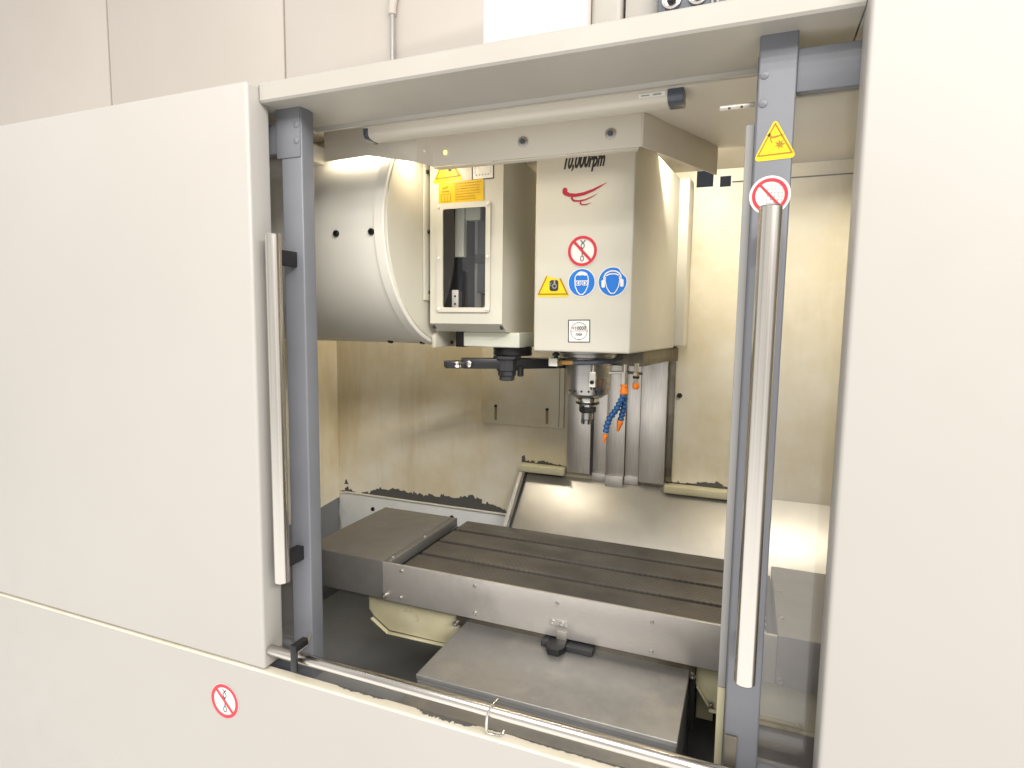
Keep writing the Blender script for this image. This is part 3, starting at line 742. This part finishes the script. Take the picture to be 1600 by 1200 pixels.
# stickers of the housing
f = Flat((-.765, 1.44, .416), rot=3)
b = f.build('warning_sticker', [poly(rtri(.094, .084, .012))], M['s_yellow'], T, 0, 'yellow triangle warning sticker above the amber notice')
f.build('border_line', [stroke([(-.035, -.030), (.035, -.030), (0, .031)], .0034, True)], M['s_brown'], b, 1)
hand_symbol(f, b, 1, 1.15, M['s_black'])
f = Flat((-.7235, 1.44, .346), rot=1.0)
b = f.build('notice_sticker', [poly([(-.066, -.028), (.066, -.028), (.066, .027), (-.066, .027)])], M['s_amber'], T, 3, 'amber notice sticker with fine print')
rnd = random.Random(5); sh = []
for row in range(7):
    x_ = -.016; z_ = .021 - row * .0068
    while x_ < .056 - (0 if row < 5 else .014):
        w = rnd.uniform(.002, .006); sh.append(stroke([(x_, z_), (x_ + w, z_)], .0022)); x_ += w + rnd.uniform(.0012, .003)
sh += [stroke([(-.058, -.022), (-.03, -.022), (-.03, -.003), (-.058, -.003)], .0012, True), stroke([(-.048, -.020), (-.048, -.006)], .0012), stroke([(-.040, -.020), (-.040, -.006)], .0012), stroke([(-.056, .004), (-.034, .004)], .002), stroke([(-.054, .012), (-.038, .016)], .002)]
f.build('fine_print', sh, M['s_brown'], b, 4)
f = Flat((-.661, 1.44, .404), rot=1.0)
b = f.build('chart_sticker', [poly([(-.031, -.031), (.031, -.031), (.031, .031), (-.031, .031)])], M['s_white'], T, 0, 'square white chart sticker with a black edge')
f.build('border_line', [stroke([(-.030, -.030), (.030, -.030), (.030, .030), (-.030, .030)], .0028, True)], M['s_black'], b, 1)
f.build('chart_print', [stroke([(-.022, -.016), (-.022, .022)], .0008), stroke([(.022, -.018), (.022, .022)], .0008), stroke([(-.022, .0), (0, .020), (.018, .022)], .0008)] + [stroke([(-.02 + i * .0085, -.019), (-.016 + i * .0085, -.019)], .003) for i in range(5)], M['s_grey'], b, 2)

# ------------------------------------------------------------------ spindle head
H = thing('spindle_head', (-.39, 1.55, -.27), 'cream spindle head cover with a row of blue safety signs', 'spindle head')
MB().prism([(-.507, 1.42), (-.262, 1.42), (-.214, 1.90), (-.556, 1.90)], 'z', -.067, .446).build('head_cover', M['cover'], H, .005, 3)
MB().prism([(-.585, 1.901), (-.186, 1.901), (-.180, 1.962), (-.591, 1.962)], 'z', -.062, .446).build('rear_cover', M['cover'], H, .004, 3)
MB().prism([(-.470, 1.64), (-.262, 1.62), (-.232, 1.90), (-.205, 1.955), (-.565, 1.955), (-.540, 1.90)], 'z', -.110, -.0675).build('base_casting', M['castiron'], H, .002)
SX, SY = -.395, 1.55
MB().lathe([(.078, -.068), (.078, -.074), (.074, -.076), (.074, -.083), (.066, -.086), (0, -.086)], (SX, SY, 0), 'z', 48).build('flange_ring', M['spindle'], H)
sp = MB().lathe([(.061, -.085), (.0615, -.118), (.0605, -.166), (.0595, -.170), (.056, -.182), (.050, -.184), (.042, -.190), (.036, -.193), (0, -.193)], (SX, SY, 0), 'z', 48).build('spindle_nose', M['spindle'], H)
for a in (232, 250, 268, 286, 304, 322):
    v = Vector((math.cos(R(a)), math.sin(R(a)), 0))
    MB().lathe([(.0028, 0), (.0028, -.001), (0, -.001)], (0, 0, 0), 'y', 10)
    put('nozzle_hole', hw('nozzle_hole', M['black'], .0028, .001), sp, (SX + .0602 * v.x, SY + .0602 * v.y, -.172), (0, 0, R(a + 90)))
vb = MB().box(-.374, -.3575, 1.474, 1.492, -.158, -.118).build('valve_block', M['fit'], sp, .0015)
MB().tube([(-.366, 1.484, -.118), (-.366, 1.486, -.100)], .004, 10).build('nipple', M['fit'], vb)
screw(vb, (-.3655, 1.474, -.145), SMALLB)
for zz, dx in ((-.163, -.004), (-.163, .004)): MB().tube([(-.366 + dx, 1.485, -.158), (-.366 + dx, 1.485, -.166)], .002, 8).build('pin', M['black'], vb)
th = MB().lathe([(.024, -.193), (.030, -.195), (.0305, -.199), (.026, -.200), (.026, -.203), (.031, -.204), (.031, -.211), (.026, -.2125), (.024, -.217), (0, -.217)], (SX, SY, 0), 'z', 40).build('tool_holder', M['chrome'], H)
MB().lathe([(.0312, -.2045), (.0322, -.207), (.0312, -.2105), (.027, -.212)], (SX, SY, 0), 'z', 40).build('gripper_groove', M['black'], th)
MB().lathe([(.0235, -.217), (.0235, -.231), (.021, -.234), (.017, -.235), (0, -.235)], (SX, SY, 0), 'z', 8).build('collet_nut', M['black'], th)
MB().lathe([(.0165, -.235), (.0165, -.252), (.0135, -.255), (.0135, -.264), (.006, -.265), (.005, -.258), (0, -.258)], (SX, SY, 0), 'z', 14).build('collet', M['spindle'], th)
for a in range(0, 360, 60):
    v = Vector((math.cos(R(a)), math.sin(R(a)), 0)); p = Vector((SX, SY, 0)) + v * .0140
    MB().box(p.x - .0022, p.x + .0022, p.y - .0022, p.y + .0022, -.2655, -.246).build('collet_slot', M['black'], th)
# coolant hose ring with couplings
HR = .094
def arc(a0, a1, z0, z1, n=24): return [(SX + HR * math.cos(R(a0 + (a1 - a0) * i / n)), SY + HR * .86 * math.sin(R(a0 + (a1 - a0) * i / n)), z0 + (z1 - z0) * i / n) for i in range(n + 1)]
hs = MB().tube(arc(258, 345, -.0965, -.088), .0068, 12).build('coolant_hose', M['hose'], H)
MB().tube(arc(237, 258, -.0975, -.0965, 10), .0066, 12).build('amber_section', M['amber'], hs)
MB().tube([(-.4575, 1.4815, -.0978), (-.4475, 1.4775, -.0977)], .0085, 6).build('hex_nut', M['brass'], hs)
cb = MB().box(-.484, -.459, 1.474, 1.496, -.108, -.0865).build('coupling', M['fit'], hs, .0015)
MB().lathe([(.006, -.087), (.006, -.081), (.010, -.080), (.010, -.075), (.004, -.070), (.003, -.064), (0, -.064)], (-.467, 1.486, 0), 'z', 10).build('tap', M['black'], cb)
# coolant fittings and segmented nozzles
fx = MB().tube([(-.289, 1.505, -.098), (-.289, 1.505, -.120)], .0055, 10).build('fitting_stem', M['fit'], H)
MB().tube([(-.289, 1.505, -.117), (-.289, 1.505, -.149)], .0088, 6).build('hex_fitting', M['fit'], fx)
MB().tube([(-.330, 1.512, -.121), (-.289, 1.509, -.119)], .0042, 10).build('cross_pipe', M['fit'], fx)
MB().tube([(-.289, 1.512, -.118), (-.246, 1.520, -.121)], .0035, 8).build('tap_lever', M['black'], fx)
MB().lathe([(.0092, -.149), (.0098, -.153), (.0082, -.158), (.0082, -.160), (.0102, -.166), (.0102, -.172), (.007, -.176), (0, -.176)], (-.2895, 1.505, 0), 'z', 20).build('orange_adapter', M['orange_p'], fx)
g2 = MB().tube([(-.262, 1.52, -.095), (-.262, 1.52, -.150)], .0062, 8).build('second_fitting', M['fit'], H)
MB().tube([(-.262, 1.52, -.118), (-.262, 1.52, -.126)], .0095, 6).build('hex_nut', M['brass'], g2)
MB().tube([(-.262, 1.52, -.128), (-.262, 1.52, -.134)], .0085, 10).build('seal', M['black'], g2)
MB().lathe([(.0085, -.146), (.0092, -.150), (.0092, -.156), (.006, -.162), (0, -.163)], (-.262, 1.52, 0), 'z', 16).build('orange_plug', M['orange_p'], g2)
BEAD = MB().lathe([(.0052, .0065), (.0066, .0052), (.0062, .002), (.0084, -.0005), (.0088, -.0035), (.0070, -.0062), (.0050, -.0065)], (0, 0, 0), 'z', 16).mesh('segment', M['blue_p'], shift=False)
TIP = MB().lathe([(.0075, .008), (.0082, .004), (.0076, 0), (.0035, -.020), (.0022, -.022), (0, -.020)], (0, 0, 0), 'z', 16).mesh('orange_tip', M['orange_p'], shift=False)
def nozzle(path, label, tipk):
    P = [Vector(p) for p in path]; seg = []
    # walk the polyline at even pitch
    pitch = .0112; acc = 0; pts = [(P[0], (P[1] - P[0]).normalized())]
    for a, b2 in zip(P[:-1], P[1:]):
        L = (b2 - a).length; d = (b2 - a) / L; t = pitch - acc
        while t <= L: pts.append((a + d * t, d)); t += pitch
        acc = (acc + L) % pitch
    nz = put('coolant_nozzle', MB().tube(path, .0042, 8).mesh('coolant_nozzle', M['blue_p']), H, label=label)
    for p, d in pts:
        put('segment', BEAD, nz, p, (-d).to_track_quat('Z', 'Y').to_euler())
    d = (P[-1] - P[-2]).normalized(); e = P[-1] + d * .010
    o = put('orange_tip', TIP, nz, e, (-d).to_track_quat('Z', 'Y').to_euler()); o.scale = (tipk, tipk, tipk)
nozzle([(-.2905, 1.505, -.178), (-.295, 1.503, -.190), (-.306, 1.50, -.214), (-.3225, 1.497, -.238), (-.3285, 1.495, -.258), (-.331, 1.494, -.276)], 'longer blue segmented coolant nozzle', .8)
nozzle([(-.2895, 1.515, -.184), (-.290, 1.518, -.205), (-.294, 1.52, -.225), (-.298, 1.52, -.243)], 'shorter blue segmented coolant nozzle', 1.05)

# head stickers and print
f = Flat((-.388, 1.42, .391))
f.build('lettering', [text('10,000rpm', .046, .36, .0021, .102)], M['s_black'], H, 0, 'black slanted speed lettering')
f = Flat((-.385, 1.42, .318))
f.build('swoosh', [
    stroke([(-.050, .007), (-.046, .001), (-.036, -.004), (-.020, -.006), (0, -.0035), (.022, .003), (.040, .011), (.056, .019)], [.010, .011, .009, .008, .0075, .006, .004, .0006]),
    disc(-.047, .0075, .0065, 16),
    stroke([(-.026, -.006), (-.030, -.012), (-.025, -.018), (-.012, -.020), (.004, -.018), (.020, -.012), (.034, -.005)], [.004, .0045, .0045, .004, .0035, .0025, .0005]),
    stroke([(-.006, -.020), (-.008, -.026), (-.003, -.029), (.008, -.029), (.020, -.025)], [.003, .0035, .003, .0025, .0005])], M['s_swoosh'], H, 0, 'crimson three stroke wing emblem')
chain_sign(H, (-.3845, 1.42, .179), .0375, -2, 'round red ringed chain sign above the blue signs')
HEAD = [(-.017, .004), (-.016, .014), (-.012, .020), (-.006, .024), (.004, .025), (.012, .021), (.016, .013), (.017, .003), (.0155, -.010), (.010, -.022), (.004, -.0285), (-.004, -.0285), (-.010, -.022), (-.0155, -.010)]
f = Flat((-.3845, 1.42, .1035))
b = f.build('safety_sticker', [disc(0, 0, .0345)], M['s_white'], H, 0, 'round blue wear eye protection sign')
f.build('blue_disc', [disc(0, 0, .0325)], M['s_blue'], b, 1)
f.build('face_symbol', [stroke(HEAD, .0022, True), poly([(-.015, .014), (-.011, .018), (-.005, .0165), (.002, .018), (.008, .0165), (.013, .017), (.014, .021), (.008, .025), (-.002, .027), (-.009, .0245)]),
                       stroke([(-.016, .004), (.016, .004)], .0016)] + [stroke(rrect(cx - .0062, cx + .0062, -.0065, .0035, .003), .0016, True) for cx in (-.0078, .0078)] + [ell(cx, -.0015, .0028, .0034) for cx in (-.0075, .0075)], M['s_white'], b, 2)
f = Flat((-.3085, 1.42, .1045), rot=2)
def torn(r):
    pts = []
    for i in range(60):
        a = 360 * i / 60; rr = r
        if 14 < a < 62: rr = r * (1 - .13 * math.sin(R((a - 14) / 48 * 180)) - .03 * ((i * 7) % 5) / 5)
        pts.append((rr * math.cos(R(a)), rr * math.sin(R(a))))
    return poly(pts)
b = f.build('safety_sticker', [torn(.0355)], M['s_white'], H, 0, 'torn round blue wear ear protection sign')
f.build('blue_disc', [torn(.0335)], M['s_blue'], b, 1)
f.build('face_symbol', [stroke([(-.0165, .012), (-.0175, .003), (-.0145, -.012), (-.009, -.022), (-.004, -.0275), (.004, -.0275), (.009, -.022), (.0145, -.012), (.0175, .003), (.0165, .012)], .0020),
                       stroke([(-.0205, .0), (-.0205, .012), (-.016, .020), (-.008, .0245), (0, .0255), (.008, .0245), (.016, .020), (.0205, .012), (.0205, .0)], .0030),
                       stroke([(-.015, .0145), (-.008, .018), (0, .0185), (.008, .018), (.015, .0145)], .0026)] + [poly(rrect(cx - .0042, cx + .0042, -.013, .005, .003)) for cx in (-.0225, .0225)], M['s_white'], b, 2)
f = Flat((-.4575, 1.42, .0955))
b = f.build('warning_sticker', [poly([(-.042, -.024), (-.038, -.0265), (.038, -.0265), (.042, -.023), (.022, .0155), (.010, .0175), (-.004, .0215), (-.019, .0265)])], M['s_yellow'], H, 0, 'yellow warning sticker with its top torn off')
f.build('border_line', [stroke([(-.0165, .0245), (-.0375, -.0195), (.0375, -.0195), (.018, .0185)], .0036)], M['s_brown'], b, 1)
f.build('wheel_symbol', [poly(rrect(-.009, .014, -.012, .015, .006))], M['s_black'], b, 1)
f.build('gear_symbol', [ring(.004, 0, .004, .0062, 20), stroke([(.004, .004), (.004, .014)], .004), stroke([(-.004, .008), (-.010, .004), (-.004, .0)], .0016)], M['s_grey'], b, 2)
f = Flat((-.388, 1.42, -.0145), rot=1.0)
b = f.build('speed_sticker', [poly([(-.0275, -.0275), (.0275, -.0275), (.0275, .0275), (-.0275, .0275)])], M['s_white'], H, 0, 'square white speed limit sticker')
f.build('border_line', [stroke([(-.0268, -.0268), (.0268, -.0268), (.0268, .0268), (-.0268, .0268)], .0022, True)], M['s_black'], b, 1)
f.build('speed_lettering', [ring(0, 0, .0203, .0213), moved(text('<10000', .0125, 0, .00015, .035), 0, .0068), moved(text('min', .0115, 0, .00015), 0, -.0078), stroke([(-.021, .0002), (.021, .0002)], .0007), poly([(-.002, -.0222), (.002, -.0222), (0, -.0185)])], M['s_black'], b, 2)

# ------------------------------------------------------------------ machine table
B = thing('machine_table', (-.4, 1.57, -.78), 'dark cast iron machine table with three slots and a steel front apron', 'machine table')
for y0, y1 in ((1.3705, 1.4625), (1.4785, 1.5725), (1.5885, 1.6825), (1.6985, 1.785)):
    MB().box(-.868, .043, y0, y1, -.698, -.675).build('table_strip', M['table'], B, .0018, 2)
MB().box(-.868, .043, 1.3705, 1.785, -.77, -.6985).build('table_body', M['table'], B)
for y in (1.4705, 1.5805, 1.6905): MB().box(-.8685, .0435, y - .0078, y + .0078, -.6985, -.6955).build('slot_floor', M['black'], B)
MB().box(-.906, -.8685, 1.371, 1.785, -.76, -.700).build('trough', M['black'], B)
MB().box(.0435, .090, 1.371, 1.775, -.76, -.700).build('trough', M['black'], B)
ap = MB().box(-.927, .091, 1.362, 1.370, -.781, -.671).build('apron', M['apron'], B, .0012)
for p in ((-.865, -.686), (-.868, -.765), (-.639, -.688), (-.638, -.764), (-.411, -.692), (-.178, -.693), (-.177, -.767)): screw(ap, (p[0], 1.362, p[1]))
screw(ap, (-.918, 1.362, -.767), BOLT)
lc = MB().box(-1.2, -.9275, 1.3645, 1.785, -.781, -.669).build('end_cover', M['coverplate'], B, .0025, 3)
MB().box(-.9270, -.9065, 1.3705, 1.785, -.70, -.6705).build('cover_flange', M['coverplate'], B, .001)
for y in (1.40, 1.58): put('screw', SCREW, lc, (-.917, y, -.6705), (R(-90), 0, 0))
rc = MB().box(.0915, .5, 1.3645, 1.770, -.787, -.669).build('end_cover', M['coverplate'], B, .0025, 3)
for y in (1.45, 1.60): put('screw', SCREW, rc, (.104, y, -.669), (R(-90), 0, 0))
screw(rc, (.102, 1.3645, -.772), BOLT)
for y in (1.42, 1.46, 1.50): put('bolt', BOLT, B, (.066, y, -.700), (R(-90), 0, 0))
# stop dog
dg = MB().box(-.4305, -.3845, 1.3605, 1.362, -.752, -.734).build('dog_plate', M['steel'], ap, .0006)
for cx in (-.422, -.397): MB().lathe([(.0062, 0), (.0062, -.002), (.003, -.002), (.003, -.0005), (0, -.0005)], (cx, 1.3605, -.743), 'y', 14).build('dog_screw', M['chrome'], ap)
MB().prism([(1.3575, -.7975), (1.3595, -.7975), (1.3616, -.764), (1.3596, -.764)], 'x', -.4105, -.3850).build('tab', M['fit'], ap, .0004)
sw = thing('limit_switch', (-.4, 1.34, -.80), 'small black limit switch block under the middle of the table apron', 'switch')
MB().prism([(-.428, 1.37), (-.428, 1.325), (-.416, 1.306), (-.390, 1.306), (-.380, 1.325), (-.380, 1.37)], 'z', -.7995, -.7835).build('switch_body', M['black'], sw, .002)
MB().box(-.4445, -.4282, 1.338, 1.37, -.7995, -.786).build('switch_end', M['rubber'], sw, .001)
MB().box(-.3798, -.314, 1.336, 1.37, -.7995, -.786).build('switch_arm', M['rubber'], sw, .001)

# ------------------------------------------------------------------ saddle guards and lower way covers
def guard(pts, lip, label, bolt, x1lip=None):
    g = thing('saddle_guard', (sum(p[0] for p in pts) / len(pts), 1.40, -.9), label, 'guard', 'saddle guards below the table')
    MB().prism(pts, 'y', 1.40, 1.404).build('guard_plate', M['saddle'], g, .001)
    for l in lip: MB().prism(l, 'y', 1.388, 1.40).build('guard_lip', M['saddle'], g, .0008)
    for p in bolt: screw(g, p, BOLT)
guard([(-1.0, -.784), (-.700, -.784), (-.700, -.862), (-.735, -.892), (-.930, -.892), (-.984, -.858), (-1.0, -.84)],
      [[(-.986, -.861), (-.932, -.895), (-.932, -.8985), (-.989, -.864)], [(-.931, -.895), (-.735, -.893), (-.735, -.8965), (-.931, -.8985)]],
      'yellowed guard plate hanging under the table near the post of the pushed back door', [])
guard([(-.076, -.784), (.46, -.784), (.46, -.897), (-.030, -.897), (-.045, -.885), (-.070, -.85), (-.076, -.845)],
      [[(-.074, -.846), (-.070, -.846), (-.042, -.886), (-.046, -.889)], [(-.044, -.897), (.46, -.897), (.46, -.901), (-.044, -.901)]],
      'yellowed guard plate hanging under the table behind the door with the warning triangle', [(-.040, 1.40, -.884)])
MB().box(-.076, -.036, 1.47, 1.474, -.975, -.79).build('guard_tail', M['saddle'], bpy.data.objects['saddle_guard.001'], .001)
W = thing('lower_way_cover', (-.38, 1.2, -1.13), 'scuffed flat steel way cover in two steps between the table and the sill', 'way cover')
MB().box(-.670, -.089, 1.113, 1.46, -.812, -.800).build('upper_plate', M['waycover'], W, .0022, 3)
MB().box(-.667, -.092, 1.1155, 1.46, -1.137, -.8122).build('upper_skirt', M['dark'], W)
MB().box(-.660, -.0955, .9925, 1.1150, -.826, -.816).build('lower_plate', M['waycover'], W, .0015, 3)
MB().box(-.657, -.0985, 1.014, 1.1150, -1.137, -.8262).build('lower_skirt', M['dark'], W)
MB().box(-.700, -.078, 1.375, 1.398, -.815, -.783).build('rear_wiper', M['castiron'], W, .001)
MB().box(-.0885, -.077, 1.385, 1.40, -.96, -.8155).build('side_bar', M['rubber'], W, .001)
for p in ((-.702, 1.375, -.812), (-.0825, 1.375, -.812)): screw(W, p, BOLT)
